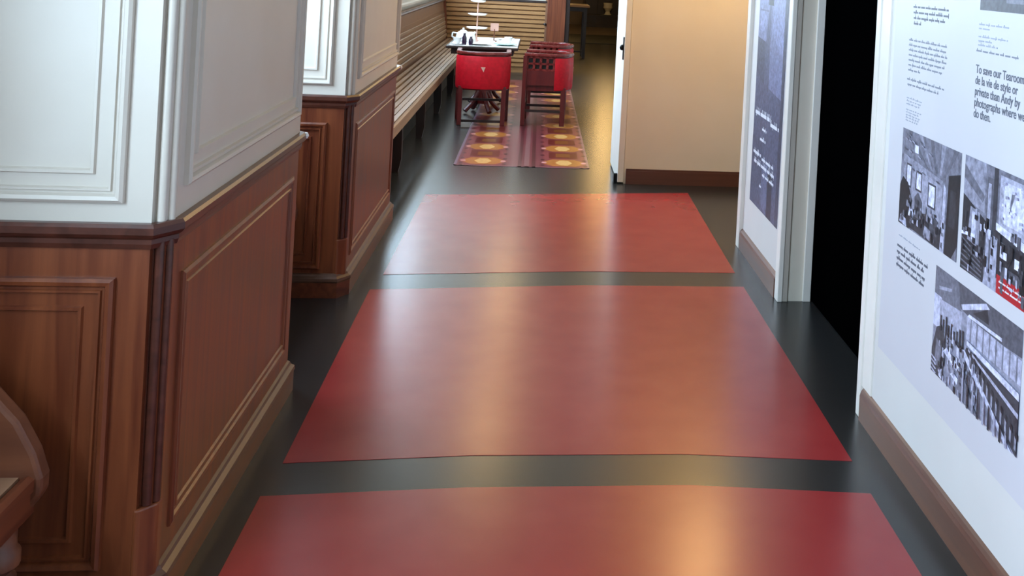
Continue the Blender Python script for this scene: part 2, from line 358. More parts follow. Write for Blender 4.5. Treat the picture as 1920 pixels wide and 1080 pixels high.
# tan wall facing the camera
wt = thing('wall_tan', 'warm tan wall facing the camera beyond the banner', 'wall'); wt['kind'] = 'structure'
MB().box(0.70, 2.5, 8.0, 8.12, 0, 2.9).build('wall_body', 'tan', wt)
MB().box(0.715, 2.5, 7.984, 8.0, 0, 0.098).build('skirting_board', 'baseX', wt)
MB().box(0.715, 2.5, 7.988, 8.0, 0.098, 0.113).build('skirting_cap', 'baseX', wt)
d2 = thing('door_2', 'white door standing open edge-on at the end of the tan wall', 'door'); d2['kind'] = 'structure'
MB().box(0.652, 0.697, 7.985, 8.80, 0.012, 2.10).build('door_or_dark_leaf', 'trimwhite', d2, bevel=0.003)
h = MB().lathe([(0.004, -0.022), (0.016, -0.016), (0.022, 0), (0.016, 0.016), (0.004, 0.022)], (0.640, 8.03, 1.02), 14).build('door_knob', 'blackmetal', d2, True)
MB().box(0.645, 0.653, 7.995, 8.06, 0.93, 1.10).build('lock_plate', 'blackmetal', d2)
stp = MB().prism([(8.0, 0.0), (8.12, 0.0), (8.12, 0.02), (8.02, 0.075), (8.0, 0.075)], 0.625, 0.650, axis=0).build('door_stopper', 'blackmetal')
tag(stp, 'small black stopper on the floor at the foot of the open white door', 'door stopper')
# outer boundaries of the side passage and the dining end
struct(MB().box(2.4, 2.5, -3.2, 30.4, 0, 2.9).build('wall_side', 'cream'), 'cream wall of the side passage behind the tan wall', 'wall')

# ------------------------------------------------------------------ far wall with louvred slats and the back room
wf = thing('wall_far', 'louvred wooden wall behind the dining table', 'wall'); wf['kind'] = 'structure'
MB().box(-1.45, 0.10, 16.05, 16.2, 0, 1.08).build('louvre_backing', 'oakX', wf)
MB().box(-1.45, 0.10, 16.05, 16.2, 1.08, 2.9).build('upper_wall', 'cream', wf)
MB().box(0.13, 0.40, 15.96, 16.2, 0, 2.9).build('wooden_post', 'woodV', wf, bevel=0.008)
MB().box(0.10, 0.13, 16.0, 16.2, 0, 2.9).build('post_margin', 'oakV', wf)
MB().box(0.40, 0.46, 16.0, 16.2, 0, 2.9).build('dark_post_edge', 'darkwood', wf)
MB().box(-1.42, 0.12, 15.99, 16.05, 1.055, 1.085).build('louvre_top_rail', 'darkwood', wf)
for i in range(15):
    z = 0.09 + i*0.065
    MB().prism([(16.05, z-0.005), (16.002, z+0.006), (16.002, z+0.046), (16.018, z+0.052), (16.05, z+0.052)], -1.42, 0.10, axis=0).build('louvre_slat', 'oakX', wf)
kn = MB().lathe([(0.003, -0.02), (0.022, -0.014), (0.028, 0), (0.022, 0.014), (0.003, 0.02)], (0.105, 15.98, 0.74), 12).build('post_knob', 'darkwood', wf, True)
wb = struct(MB().box(-1.5, 3.2, 30.4, 30.5, 0, 2.9).build('wall_back_room', 'grey'), 'grey brown rear wall of the dim back room', 'wall')
struct(MB().box(-1.6, -1.5, 16.2, 30.4, 0, 2.9).build('wall_back_left', 'grey'), 'grey left wall of the dim back room', 'wall')
cab = thing('sideboard', 'dark low sideboard against the rear wall of the back room', 'sideboard', (0, 0, 0))
MB().box(1.25, 2.35, 29.92, 30.38, 0.04, 2.0).build('carcass', 'darkwood', cab)
for i in range(3): MB().box(1.28+i*0.355, 1.62+i*0.355, 29.90, 29.92, 0.10, 1.9).build('door', 'darkwood', cab, bevel=0.006)
ls = thing('low_stand', 'low dark stand in front of the far sideboard, under the pale urn', 'stand', (0, 0, 0))
MB().box(1.2, 2.38, 29.4, 29.86, 0.30, 0.34).build('stand_top', 'darkwood', ls)
MB().box(1.24, 2.34, 29.44, 29.84, 0.0, 0.30).build('stand_body', 'darkwood', ls)
urn = MB().lathe([(0.05, 0), (0.11, 0.01), (0.08, 0.04), (0.06, 0.10), (0.09, 0.15), (0.13, 0.20), (0.12, 0.27), (0.13, 0.34), (0.10, 0.34)], (1.90, 29.62, 0.341), 16).build('urn', 'china', None, True)
tag(urn, 'pale footed urn standing on the low dark stand at the far end', 'urn')
ct = thing('console_table', 'slim console table with a pale top and dark legs in the far opening', 'table', (0, 0, 0))
MB().box(0.46, 0.90, 19.0, 19.9, 0.905, 0.94).build('table_top', 'oakX', ct, bevel=0.006)
MB().box(0.50, 0.86, 19.05, 19.85, 0.83, 0.905).build('apron', 'darkwood', ct)
for x in (0.50, 0.80):
    for y in (19.05, 19.78): MB().prism([(x, y), (x+0.055, y), (x+0.055, y+0.055), (x, y+0.055)], 0, 0.83).build('leg', 'darkwood', ct)
MB().box(0.55, 0.80, 19.08, 19.11, 0.10, 0.13).build('stretcher', 'darkwood', ct)

# ------------------------------------------------------------------ slatted benches
def bench(y0, y1, xf, zs, label, legs, curved=True, back=True):
    root = thing('slatted_bench', label, 'bench', (0, 0, 0), group=None)
    xb = xf - 0.37
    i = 0
    nsl = 7; wsl = 0.038; pit = (xf - 0.03 - xb) / nsl
    for k in range(nsl):
        x1 = xf - 0.032 - k*pit; s = k/(nsl-1.0); dz = 0.012*math.sin(s*math.pi) * -1 + 0.03*s*s
        MB().box(x1-wsl, x1, y0+0.03, y1-0.03, zs-0.022+dz, zs+dz).build('seat_slat', 'endoak' if curved else 'oak', root)
    MB().prism([(xf-0.028, zs-0.004), (xf-0.012, zs+0.004), (xf, zs-0.004), (xf, zs-0.03), (xf-0.006, zs-0.036), (xf-0.006, zs-0.085), (xf-0.028, zs-0.085)], y0+0.03, y1-0.03, axis=1).build('front_rail', 'woodY' if curved else 'oak', root)
    if back:
        nb = 9
        for k in range(nb):
            z = zs+0.055+k*0.059; x = xb-0.012-0.010*k
            MB().prism([(x-0.02, z-0.004), (x+0.006, z), (x+0.006, z+0.04), (x-0.004, z+0.048), (x-0.02, z+0.048)], y0+0.05, y1-0.05, axis=1).build('back_slat', 'oak', root)
        MB().prism([(xb-0.13, zs+0.57), (xb-0.06, zs+0.57), (xb-0.055, zs+0.583), (xb-0.06, zs+0.596), (xb-0.13, zs+0.596)], y0+0.02, y1-0.02, axis=1).build('back_top_rail', 'rail', root)
        MB().prism([(xb-0.01, zs-0.06), (xb+0.02, zs-0.06), (xb-0.015, zs+0.03), (xb-0.085, zs+0.60), (xb-0.125, zs+0.60), (xb-0.04, zs)], y0+0.06, y1-0.06, axis=1).build('back_board', 'oakV', root)
    if curved:
        pr = [(xb-0.05, zs+0.60), (xb+0.01, zs+0.56), (xb+0.05, zs+0.44), (xb+0.11, zs+0.315)]
        pr += [(xf-0.18, zs+0.250), (xf-0.10, zs+0.185), (xf-0.042, zs+0.12), (xf-0.004, zs+0.05), (xf+0.014, zs-0.005), (xf+0.014, zs-0.04), (xf-0.012, zs-0.08), (xf-0.06, zs-0.10), (xb-0.05, zs-0.10)]
        for yy in (y0, y1-0.05):
            e = MB().prism(pr, yy, yy+0.05, axis=1).build('end_board', 'endwood', root, bevel=0.010)
    else:
        for yy in (y0+0.001, y1-0.045):
            MB().prism([(xb-0.12, 0), (xf-0.02, 0), (xf-0.02, zs-0.085), (xf-0.05, zs-0.02), (xb, zs), (xb-0.05, zs+0.60), (xb-0.12, zs+0.60)], yy, yy+0.04, axis=1).build('end_board', 'woodV', root)
    prof = [(0.030, 0), (0.034, 0.02), (0.024, 0.05), (0.020, 0.08), (0.030, 0.12), (0.034, 0.16), (0.022, 0.20), (0.038, 0.215), (0.038, 0.235), (0.026, 0.245), (0.044, 0.262), (0.044, 0.290), (0.036, 0.300), (0.036, zs-0.085)]
    for y in legs:
        if curved:
            for x in (xf-0.045, xb+0.03): MB().lathe(prof, (x, y, 0), 16).build('turned_leg', 'endwood', root, True)
        else:
            MB().prism([(xf-0.10, 0), (xf-0.05, 0), (xf-0.03, 0.10), (xf-0.035, zs-0.085), (xf-0.12, zs-0.085)], y, y+0.05, axis=1).build('leg', 'darkwood', root)
    if not curved:
        MB().box(xb+0.16, xb+0.18, y0+0.06, y1-0.06, 0.0, 0.27).build('kick_panel', 'kick', root)
        MB().box(xb+0.155, xb+0.19, y0+0.06, y1-0.06, 0.27, 0.29).build('kick_rail', 'darkwood', root)
    return root
bench(0.2, 2.54, -1.035, 0.425, 'slatted wooden bench with a curved end, in the bottom left corner', (2.44, 1.4, 0.3))
bench(4.12, 5.10, -1.06, 0.425, 'slatted wooden bench tucked between the two panelled piers', (4.22, 5.0))
bench(6.76, 15.95, -0.93, 0.45, 'long slatted wooden bench running along the left wall beside the red chairs', (8.2, 9.8, 11.4, 13.0, 14.6), curved=False)

# ------------------------------------------------------------------ red armchairs
def upath(n_arc=7, w=0.245, yf=0.20, yb=-0.235, r=0.13, bow=0.03):
    pts = [(-w, yf), (-w, yb+r)]
    for i in range(1, n_arc): a = math.pi + (math.pi/2)*i/n_arc; pts.append((-w+r+r*math.cos(a), yb+r+r*math.sin(a)))
    for i in range(0, 7):
        x = (-w+r) + (2*w-2*r)*i/6.0; pts.append((x, yb - bow*(1-(x/(w-r))**2)))
    for i in range(1, n_arc): a = 1.5*math.pi + (math.pi/2)*i/n_arc; pts.append((w-r+r*math.cos(a), yb+r+r*math.sin(a)))
    pts += [(w, yb+r), (w, yf)]
    return pts
def armchair(loc, rz, label):
    root = thing('red_armchair', label, 'chair', loc, rz, group='red leather armchairs at the dining table'); root.scale = (1, 1, 0.965)
    U = upath()
    top = MB().sweep(U, [(-0.022, 0.722), (0.022, 0.722), (0.026, 0.738), (0.020, 0.752), (-0.020, 0.752), (-0.026, 0.738)]).build('top_rail', 'redwoodH', root, True)
    backp = U[1:-1]
    bpn = MB().sweep(backp, [(0.004, 0.375), (0.016, 0.375), (0.022, 0.40), (0.024, 0.54), (0.022, 0.69), (0.016, 0.708), (0.004, 0.708)]).build('back_panel', 'redleather', root, True)
    MB().sweep(backp, [(-0.016, 0.36), (0.004, 0.36), (0.004, 0.722), (-0.016, 0.722)]).build('back_shell', 'redwood', root, True)
    e = MB().add([(-0.022, -0.2925, 0.60), (0.022, -0.2925, 0.60), (0.012, -0.2905, 0.575), (0.006, -0.2905, 0.55), (-0.008, -0.2905, 0.575), (-0.022, -0.285, 0.60), (0.022, -0.285, 0.60), (0.012, -0.284, 0.575), (0.006, -0.284, 0.55), (-0.008, -0.284, 0.575)], [(0,1,2,3,4), (9,8,7,6,5), (0,5,6,1), (1,6,7,2), (2,7,8,3), (3,8,9,4), (4,9,5,0)])
    e.build('back_emblem', 'pink', bpn)
    for s in (-1, 1):
        x0, x1 = sorted((s*0.237, s*0.253))
        lt = MB()
        for k in range(5): y = -0.11 + k*0.067; lt.box(x0, x1, y, y+0.024, 0.575, 0.722)
        for z in (0.570, 0.634, 0.700): lt.box(x0, x1, -0.12, 0.18, z, z+0.020)
        lt.build('side_lattice', 'redwoodH', root)
        MB().box(s*0.222-0.003, s*0.222+0.003, -0.11, 0.175, 0.46, 0.715).build('lattice_shade', 'kick', root)  # dark sheet painting the shade of the chair's inside behind the lattice holes
        MB().box(x0+0.002, x1-0.002, -0.125, 0.18, 0.42, 0.578).build('side_panel', 'redwood', root)
        MB().box(s*0.245-0.02, s*0.245+0.02, 0.17, 0.21, 0, 0.725).build('leg', 'redwood', root, bevel=0.004)
        MB().prism([(s*0.21-0.022, -0.225), (s*0.21+0.022, -0.225), (s*0.21+0.022, -0.175), (s*0.21-0.022, -0.175)], 0, 0.40).build('leg', 'redwood', root, bevel=0.004)
        MB().box(s*0.225-0.01, s*0.225+0.01, -0.18, 0.18, 0.14, 0.165).build('stretcher', 'darkwood', root)
    MB().box(-0.20, 0.20, -0.212, -0.19, 0.03, 0.055).build('stretcher', 'darkwood', root)
    MB().box(-0.23, 0.23, 0.18, 0.20, 0.20, 0.225).build('stretcher', 'darkwood', root)
    sr = [(0.225, 0.19), (-0.225, 0.19), (-0.225, -0.14), (-0.12, -0.215), (0.12, -0.215), (0.225, -0.14)]
    MB().prism(sr, 0.36, 0.42).build('seat_rail', 'redwood', root)
    MB().prism([(x*0.96, y*0.96) for x, y in sr], 0.42, 0.455).build('seat_cushion', 'redleather', root, bevel=0.015)
    return root
armchair((-0.515, 10.86, 0.0036), math.radians(2), 'red armchair with its red leather back turned to the camera')
armchair((0.095, 10.98, 0.0036), math.radians(88), 'nearer red armchair right of the table, seen side-on with its lattice arm')
armchair((0.13, 12.18, 0.0036), math.radians(90), 'farther red armchair right of the table, behind the side-on one')

# ------------------------------------------------------------------ dining table and what stands on it
tb = thing('dining_table', 'dark pedestal dining table set for tea beside the long bench', 'table', (-0.55, 11.98, 0))
MB().box(-0.38, 0.36, -0.72, 0.72, 0.70, 0.728).build('table_top', 'darkwood', tb, bevel=0.006)
MB().box(-0.33, 0.31, -0.66, 0.66, 0.64, 0.70).build('apron', 'darkwood', tb)
for y in (-0.38, 0.38):
    MB().lathe([(0.06, 0.10), (0.07, 0.16), (0.045, 0.24), (0.04, 0.40), (0.06, 0.52), (0.05, 0.60), (0.10, 0.64)], (0, y, 0), 14).build('pedestal', 'redwood', tb, True)
    for a in (0.5, 2.1, 3.7, 5.2):
        dx, dy = math.cos(a), math.sin(a); f = MB()
        f.tube((dx*0.03, y+dy*0.03, 0.24), (dx*0.12, y+dy*0.12, 0.10), 0.028, 0.024, 8).tube((dx*0.12, y+dy*0.12, 0.10), (dx*0.20, y+dy*0.20, 0.026), 0.024, 0.026, 8)
        f.build('claw_foot', 'redwood', tb, True)
ZT = 0.728
cloth = MB().box(-0.90, -0.20, 11.32, 12.66, ZT, ZT+0.004).build('table_mat', 'linen'); tag(cloth, 'white linen cover spread over the dining table', 'tablecloth')
ZC = ZT + 0.004
PL = [(0.05, 0), (0.06, 0.004), (0.10, 0.014), (0.125, 0.018), (0.125, 0.021), (0.10, 0.017), (0.055, 0.008)]
def plate(x, y, z, label, m_='china', s=1.0): return tag(MB().lathe([(r*s, h) for r, h in PL], (x, y, z), 24).build('plate', m_, None, True), label, 'plate', 'tea plates on the dining table')
plate(-0.33, 11.52, ZC, 'pale teal plate at the near right of the dining table', 'tealglass')
plate(-0.60, 11.47, ZC, 'white plate at the near middle of the dining table')
plate(-0.36, 12.30, ZC, 'white plate at the far right of the dining table')
CUP = [(0.025, 0), (0.028, 0.006), (0.038, 0.03), (0.045, 0.065), (0.042, 0.065), (0.034, 0.03), (0.02, 0.012)]
def cup(x, y, label):
    r = thing('teacup', label, 'teacup', (x, y, ZC), group='teacups on the dining table')
    MB().lathe([(0.03, 0), (0.07, 0.008), (0.075, 0.012), (0.04, 0.010)], (0, 0, 0), 20).build('saucer', 'china', r, True)
    cb = MB().lathe([(a, b+0.010) for a, b in CUP], (0, 0, 0), 18).build('cup_body', 'china', r, True)
    hb = MB()
    ps = [(0.04, 0, 0.065), (0.062, 0, 0.06), (0.064, 0, 0.04), (0.042, 0, 0.03)]
    for k in range(3): hb.tube(ps[k], ps[k+1], 0.005, n=6)
    hb.build('handle', 'china', cb, True); return r
cup(-0.83, 11.42, 'white teacup nearest the bench on the dining table')
cup(-0.31, 11.80, 'white teacup nearest the side-on red armchair')
tp = thing('teapot', 'white teapot near the bench side of the dining table', 'teapot', (-0.80, 11.86, ZC))
pb = MB().lathe([(0.04, 0), (0.065, 0.02), (0.08, 0.055), (0.07, 0.095), (0.04, 0.115)], (0, 0, 0), 20).build('pot_body', 'china', tp, True)
MB().lathe([(0.042, 0.112), (0.03, 0.125), (0.008, 0.132), (0.012, 0.145), (0.004, 0.152)], (0, 0, 0), 16).build('lid', 'china', pb, True)
MB().tube((0.06, 0, 0.04), (0.13, 0, 0.11), 0.02, 0.010, 10).build('spout', 'china', pb, True)
hb = MB(); ps = [(-0.06, 0, 0.09), (-0.115, 0, 0.095), (-0.12, 0, 0.05), (-0.07, 0, 0.03)]
for k in range(3): hb.tube(ps[k], ps[k+1], 0.008, n=6)
hb.build('handle', 'china', pb, True)
jug = thing('milk_jug', 'white milk jug in front of the cake stand', 'jug', (-0.70, 11.66, ZC))
MB().lathe([(0.03, 0), (0.048, 0.03), (0.045, 0.07), (0.036, 0.095), (0.044, 0.12), (0.038, 0.12), (0.03, 0.09)], (0, 0, 0), 18).build('jug_body', 'china', jug, True)
MB().tube((-0.045, 0, 0.09), (-0.06, 0, 0.04), 0.007, n=6).build('handle', 'china', jug, True)
for x, y, h, lab in ((-0.755, 11.40, 0.135, 'taller dark purple cruet bottle beside the nearest teacup'), (-0.685, 11.38, 0.10, 'shorter dark purple cruet bottle at the near edge of the table')):
    b = thing('cruet_bottle', lab, 'bottle', (x, y, ZC))
    MB().lathe([(0.022, 0), (0.024, 0.01), (0.024, h*0.55), (0.012, h*0.75), (0.012, h*0.9)], (0, 0, 0), 14).build('bottle_body', 'cruet', b, True)
    MB().lathe([(0.014, h*0.9), (0.016, h*0.94), (0.010, h)], (0, 0, 0), 12).build('stopper', 'china', b, True)
cs = thing('cake_stand', 'tiered white cake stand on a slim stem in the middle of the table', 'cake stand', (-0.665, 12.0, ZC))
MB().lathe([(0.055, 0), (0.055, 0.006), (0.012, 0.02), (0.007, 0.06), (0.007, 0.50), (0.013, 0.51), (0.013, 0.53), (0.004, 0.55)], (0, 0, 0), 14).build('stem', 'pink', cs, True)
for z, s in ((0.135, 1.0), (0.285, 0.92), (0.43, 0.72)):
    MB().lathe([(0.012*s, z), (0.09*s, z+0.004), (0.115*s, z+0.016), (0.115*s, z+0.021), (0.085*s, z+0.010), (0.012, z+0.008)], (0, 0, 0), 24).build('tier', 'china', cs, True)
sg = thing('table_card', 'pale pink card in a brown holder beside the cake stand', 'card', (-0.475, 12.05, ZC))
MB().box(-0.03, 0.03, -0.018, 0.018, 0, 0.012).tube((0, 0, 0.012), (0, 0, 0.14), 0.006, n=8).build('holder', 'woodV', sg)
MB().box(-0.045, 0.045, -0.003, 0.003, 0.12, 0.205).build('card_sheet', 'pink', sg)
def napkin(x, y, rz, label):
    mb = MB(); vs = []; fs = []; nx, ny = 8, 6
    for j in range(ny+1):
        for i in range(nx+1):
            u, v = i/nx-0.5, j/ny-0.5
            vs.append((u*0.22, v*0.16, 0.012+0.035*math.exp(-(u*u*14+v*v*10))+0.012*math.sin(u*9)*math.cos(v*7)))
    base = len(vs)
    vs += [(p[0], p[1], 0.0) for p in vs]
    for j in range(ny):
        for i in range(nx): a = j*(nx+1)+i; fs += [(a, a+1, a+nx+2, a+nx+1), (base+a+nx+1, base+a+nx+2, base+a+1, base+a)]
    for i in range(nx): a = i; fs.append((base+a, base+a+1, a+1, a)); a = ny*(nx+1)+i; fs.append((a, a+1, base+a+1, base+a))
    for j in range(ny): a = j*(nx+1); fs.append((a, a+nx+1, base+a+nx+1, base+a)); a = j*(nx+1)+nx; fs.append((base+a, base+a+nx+1, a+nx+1, a))
    o = mb.add(vs, fs).build('napkin', 'linen', None, True); o.location = (x, y, ZC); o.rotation_euler = (0, 0, rz)
    tag(o, label, 'napkin', 'napkins on the dining table'); return o
napkin(-0.32, 12.02, 0.2, 'crumpled white napkin on the armchair side of the table')
napkin(-0.52, 11.74, -0.3, 'crumpled white napkin between the plates on the table')

# ------------------------------------------------------------------ printed exhibition panel on the right
XP = XR - 0.012
def wallquads(x, y_of=lambda u: u):
    return None
class Print(MB):
    # s from left (larger Y) to right (smaller Y), t upwards, inside a rectangle on the wall
    def __init__(s, x, yl, yr, z0, z1): MB.__init__(s); s.x = x; s.yl, s.yr, s.z0, s.z1 = yl, yr, z0, z1; s.k = 0
    def pg(s, pts, col, lift=None):
        s.k += 1; x = s.x - 0.00004*s.k
        vs = [(x, s.yl+(s.yr-s.yl)*a, s.z0+(s.z1-s.z0)*b) for a, b in pts]
        s.add(vs, [tuple(range(len(vs)))], col); return s
    def r(s, a0, a1, b0, b1, col): return s.pg([(a0,b0),(a1,b0),(a1,b1),(a0,b1)], col)
def G(v, tint=(0.97, 0.97, 1.10)): return rgb(min(255, v*tint[0]), min(255, v*tint[1]), min(255, v*tint[2]))
def words(mb, y, z, width, h, rnd, mean=0.035, gap=0.010):
    e = y - width; c = y
    while c > e + 0.004:
        w = min(c - e, mean*rnd.uniform(0.5, 1.6)); k = c
        # a word: x-height bar with a few ascenders and descenders
        mb.box(XT-0.0004, XT+0.0004, k-w, k, z, z+h*0.50)
        for q in range(max(1, int(w/0.012))):
            yy = k - rnd.uniform(0.004, max(0.005, w-0.002)); d = rnd.random()
            if d < 0.4: mb.box(XT-0.0004, XT+0.0004, yy-h*0.16, yy, z+h*0.5, z+h)
            elif d < 0.6: mb.box(XT-0.0004, XT+0.0004, yy-h*0.16, yy, z-h*0.3, z)
        c = k - w - gap
XT = XP - 0.0006
ep = thing('exhibition_panel', 'large pale printed exhibition panel with text and black and white photographs', 'panel', (0, 0, 0))
MB().box(XP, XR-0.0006, 0.6, 3.628, 0.325, 2.25).build('panel_board', 'board', ep)
R1 = random.Random(3)
def block(lines, mkey, h, mean):
    mb = MB()
    for (y, z, wd) in lines: words(mb, y, z, wd, h, R1, mean)
    mb.build('text_block', mkey, ep)
block([(3.452-0.004*i, 1.528-0.0185*i, wd) for i, wd in enumerate((0.31, 0.31, 0.29, 0.065))], 'inkdark', 0.012, 0.04)
block([(3.476-0.001*i, 1.416-0.0168*i, wd) for i, wd in enumerate((0.335, 0.335, 0.34, 0.335, 0.32, 0.30, 0.11))], 'ink', 0.010, 0.035)
block([(3.476, 1.284, 0.33), (3.470, 1.2665, 0.28)], 'ink', 0.010, 0.035)
block([(3.470, 1.222-0.010*i, wd) for i, wd in enumerate((0.14, 0.13, 0.12))] + [(3.470, 1.183-0.009*i, wd) for i, wd in enumerate((0.14, 0.13, 0.13, 0.12, 0.11))], 'inklight', 0.0065, 0.02)
block([(2.905, 1.500-0.012*i, wd) for i, wd in enumerate((0.20, 0.07))] + [(2.905, 1.465-0.012*i, wd) for i, wd in enumerate((0.19, 0.10, 0.13))], 'inklight', 0.008, 0.03)
block([(2.915, 1.424, 0.27)], 'ink', 0.009, 0.03)
block([(3.475, 0.757, 0.20)], 'inklight', 0.006, 0.03)
block([(3.485, 0.719-0.0215*i, wd) for i, wd in enumerate((0.285, 0.26, 0.265, 0.26))], 'inkdark', 0.014, 0.045)
# the large heading lines
def textmesh(body, size, y, z, mkey, parent, x):
    cu = bpy.data.curves.new('heading_line', 'FONT'); cu.body = body; cu.size = size; cu.extrude = 0.0003; cu.offset = size*0.012
    ob = bpy.data.objects.new('heading_line', cu); C.objects.link(ob)
    bpy.context.view_layer.update()
    me = bpy.data.meshes.new_from_object(ob.evaluated_get(bpy.context.evaluated_depsgraph_get()))
    bpy.data.objects.remove(ob); me.materials.clear(); me.materials.append(M[mkey])
    o = bpy.data.objects.new('heading_line', me); C.objects.link(o); o.parent = parent
    # text plane: right = -Y, up = Z, facing -X
    o.matrix_local = Matrix(((0, 0, -1, x), (-1, 0, 0, y), (0, 1, 0, z), (0, 0, 0, 1)))
    return o
for i, s in enumerate(('To save our Tearooms', 'de la vie de style or', 'private than Andy by', 'photographs where we', 'do then.')):
    textmesh(s, 0.0345, 2.912, 1.363-0.0315*i, 'inkdark', ep, XT)
# photograph 1: parlour with pictures on the wall
p = Print(XP-0.0006, 3.487, 2.978, 0.800, 1.120)
p.r(0,1,0,1,G(132)); p.pg([(0,.66),(1,.62),(1,1),(0,1)],G(122))
for i in range(5): p.pg([(.10+.2*i,1),(.16+.2*i,1),(.5+.07*i,.70),(.47+.07*i,.70)],G(150 if i%2 else 104))
p.pg([(.05,.24),(.74,.20),(.74,.66),(.05,.74)],G(150)); p.pg([(.34,.30),(.70,.26),(.70,.60),(.34,.66)],G(164))
p.pg([(.24,.80),(.31,.80),(.31,.88),(.24,.88)],G(225))
for a,b,w_,h_ in ((.12,.44,.07,.20),(.30,.45,.08,.16),(.52,.36,.10,.20)):
    p.r(a-.015,a+w_+.015,b-.02,b+h_+.02,G(70)); p.r(a,a+w_,b,b+h_,G(222))
p.pg([(0,0),(.2,0),(.24,.30),(.15,.46),(.05,.50),(0,.40)],G(34)); p.pg([(.20,.02),(.80,.0),(.78,.18),(.5,.26),(.3,.2)],G(52))
p.pg([(.28,.16),(.40,.16),(.42,.34),(.34,.42),(.28,.36)],G(86)); p.pg([(.55,.12),(.68,.10),(.68,.26),(.6,.30)],G(74))
p.pg([(.18,.14),(.25,.12),(.27,.20),(.20,.24)],G(226)); p.pg([(.02,.02),(.16,0),(.14,.08),(.04,.10)],G(190)); p.pg([(.46,.04),(.58,.02),(.58,.12),(.48,.14)],G(150))
p.pg([(.74,0),(.80,0),(.80,.6),(.76,.64)],G(190)); p.pg([(.81,0),(1,0),(1,.80),(.83,.74)],G(36)); p.r(.86,.95,.28,.62,G(56)); p.pg([(.92,0),(1,.0),(1,.14)],G(120))
Rk = random.Random(21)
for i in range(60):
    a = Rk.uniform(.03, .76); b = Rk.uniform(.02, .30); w_ = Rk.uniform(.012, .04); h_ = Rk.uniform(.02, .07)
    p.pg([(a, b), (a+w_, b-.006), (a+w_*.8, b+h_), (a+.2*w_, b+h_)], G(Rk.choice((30, 44, 60, 90, 130, 190))))
for i in range(16):
    a = Rk.uniform(.05, .72); b = Rk.uniform(.62, .97); p.pg([(a, b), (a+.05, b-.012), (a+.055, b), (a+.005, b+.014)], G(Rk.choice((96, 112, 150, 168))))
p.build('photo_print', 'print', ep)
# photograph 2: shop interior with panelled screens
p = Print(XP-0.0006, 2.950, 2.280, 0.796, 1.122)
p.r(0,1,0,1,G(120)); p.pg([(0,.62),(.22,.58),(.22,1),(0,1)],G(150)); p.pg([(0,.80),(.2,.66),(.22,.72),(0,.92)],G(110))
p.pg([(0,0),(.24,0),(.24,.52),(.0,.66)],G(44)); p.pg([(.06,.28),(.18,.26),(.18,.56),(.08,.58)],G(150)); p.pg([(.10,.30),(.14,.30),(.14,.54),(.10,.55)],G(205))
for i in range(6): p.pg([(0,.02+.05*i),(.22,.0+.035*i),(.22,.015+.035*i),(0,.035+.05*i)],G(104))
p.pg([(.0,.30),(.14,.33),(.14,.36),(0,.33)],G(232)); p.r(.24,.30,0,.9,G(96)); p.r(.30,.34,.05,1,G(60)); p.r(.25,.28,.08,.85,G(170))
p.r(.36,1,.52,.96,G(178)); p.r(.40,.58,.58,.92,G(214)); p.r(.60,.98,.60,.94,G(206)); p.pg([(.44,.62),(.5,.86),(.47,.86)],G(120)); p.pg([(.66,.64),(.74,.90),(.70,.9)],G(130))
p.pg([(.34,.50),(1,.36),(1,.44),(.34,.56)],G(226)); p.pg([(.34,.44),(1,.30),(1,.36),(.34,.50)],G(50))
p.r(.36,.62,.10,.42,G(40)); p.r(.40,.45,.30,.36,G(230)); p.r(.52,.56,.28,.36,G(240)); p.r(.40,.58,.14,.24,G(78)); p.r(.64,.72,.02,.40,G(150)); p.r(.74,1,.04,.34,G(58))
p.r(.30,.36,0,.42,G(176)); p.pg([(.24,0),(.46,0),(.44,.10),(.26,.14)],G(170))
for i in range(80):
    a = Rk.uniform(.01, .62); b = Rk.uniform(.02, .50); w_ = Rk.uniform(.008, .03); h_ = Rk.uniform(.02, .10)
    p.pg([(a, b), (a+w_, b-.006), (a+w_, b+h_), (a, b+h_)], G(Rk.choice((28, 40, 56, 84, 120, 170, 205))))
for i in range(26):
    a = Rk.uniform(.37, .66); b = Rk.uniform(.58, .92); p.pg([(a, b), (a+.03, b+.01), (a+.025, b+.03), (a, b+.025)], G(Rk.choice((150, 170, 190, 226, 232))))
p.build('photo_print', 'print', ep)
# red caption tag on photograph 2
rc = MB().box(XP-0.0022, XP-0.0014, 2.36, 2.702, 0.797, 0.846).build('red_caption', 'redtag', ep)
XT = XP - 0.0026
mb = MB()
for i in range(2): words(mb, 2.685, 0.829-0.0155*i, 0.26, 0.008, R1, 0.03, 0.006)
mb.build('caption_text', 'inkwhite', rc)
XT = XP - 0.0006
# photograph 3: long tearoom with rows of tables
p = Print(XP-0.0006, 3.128, 2.532, 0.432, 0.752)
p.r(0,1,0,1,G(150)); p.pg([(0,.72),(.20,.80),(.62,.74),(1,.78),(1,1),(0,1)],G(86)); p.pg([(0,.74),(.14,.70),(.34,.74),(.3,1),(0,1)],G(112))
p.pg([(.36,.78),(.66,.96),(.62,.99),(.34,.82)],G(205)); p.pg([(.42,.76),(.80,.78),(.80,.81),(.44,.79)],G(220)); p.pg([(.06,.80),(.22,.86),(.22,.89),(.05,.83)],G(160)); p.pg([(.48,.82),(.66,.83),(.64,.95)],G(44))
p.r(.0,.10,.44,.74,G(206)); p.pg([(.08,.46),(.36,.46),(.36,.76),(.08,.72)],G(178)); p.r(.42,1,.56,.76,G(186))
for i in range(8): p.r(.46+.07*i,.475+.07*i,.56,.76,G(128))
p.pg([(.0,0),(.16,0),(.18,.34),(.12,.50),(.05,.44),(.0,.22)],G(58)); p.pg([(.04,.10),(.12,.08),(.12,.28),(.06,.34)],G(120))
for i in range(4): p.pg([(.0,.02+.04*i),(.06,.0+.04*i),(.07,.015+.04*i),(.0,.035+.04*i)],G(190))
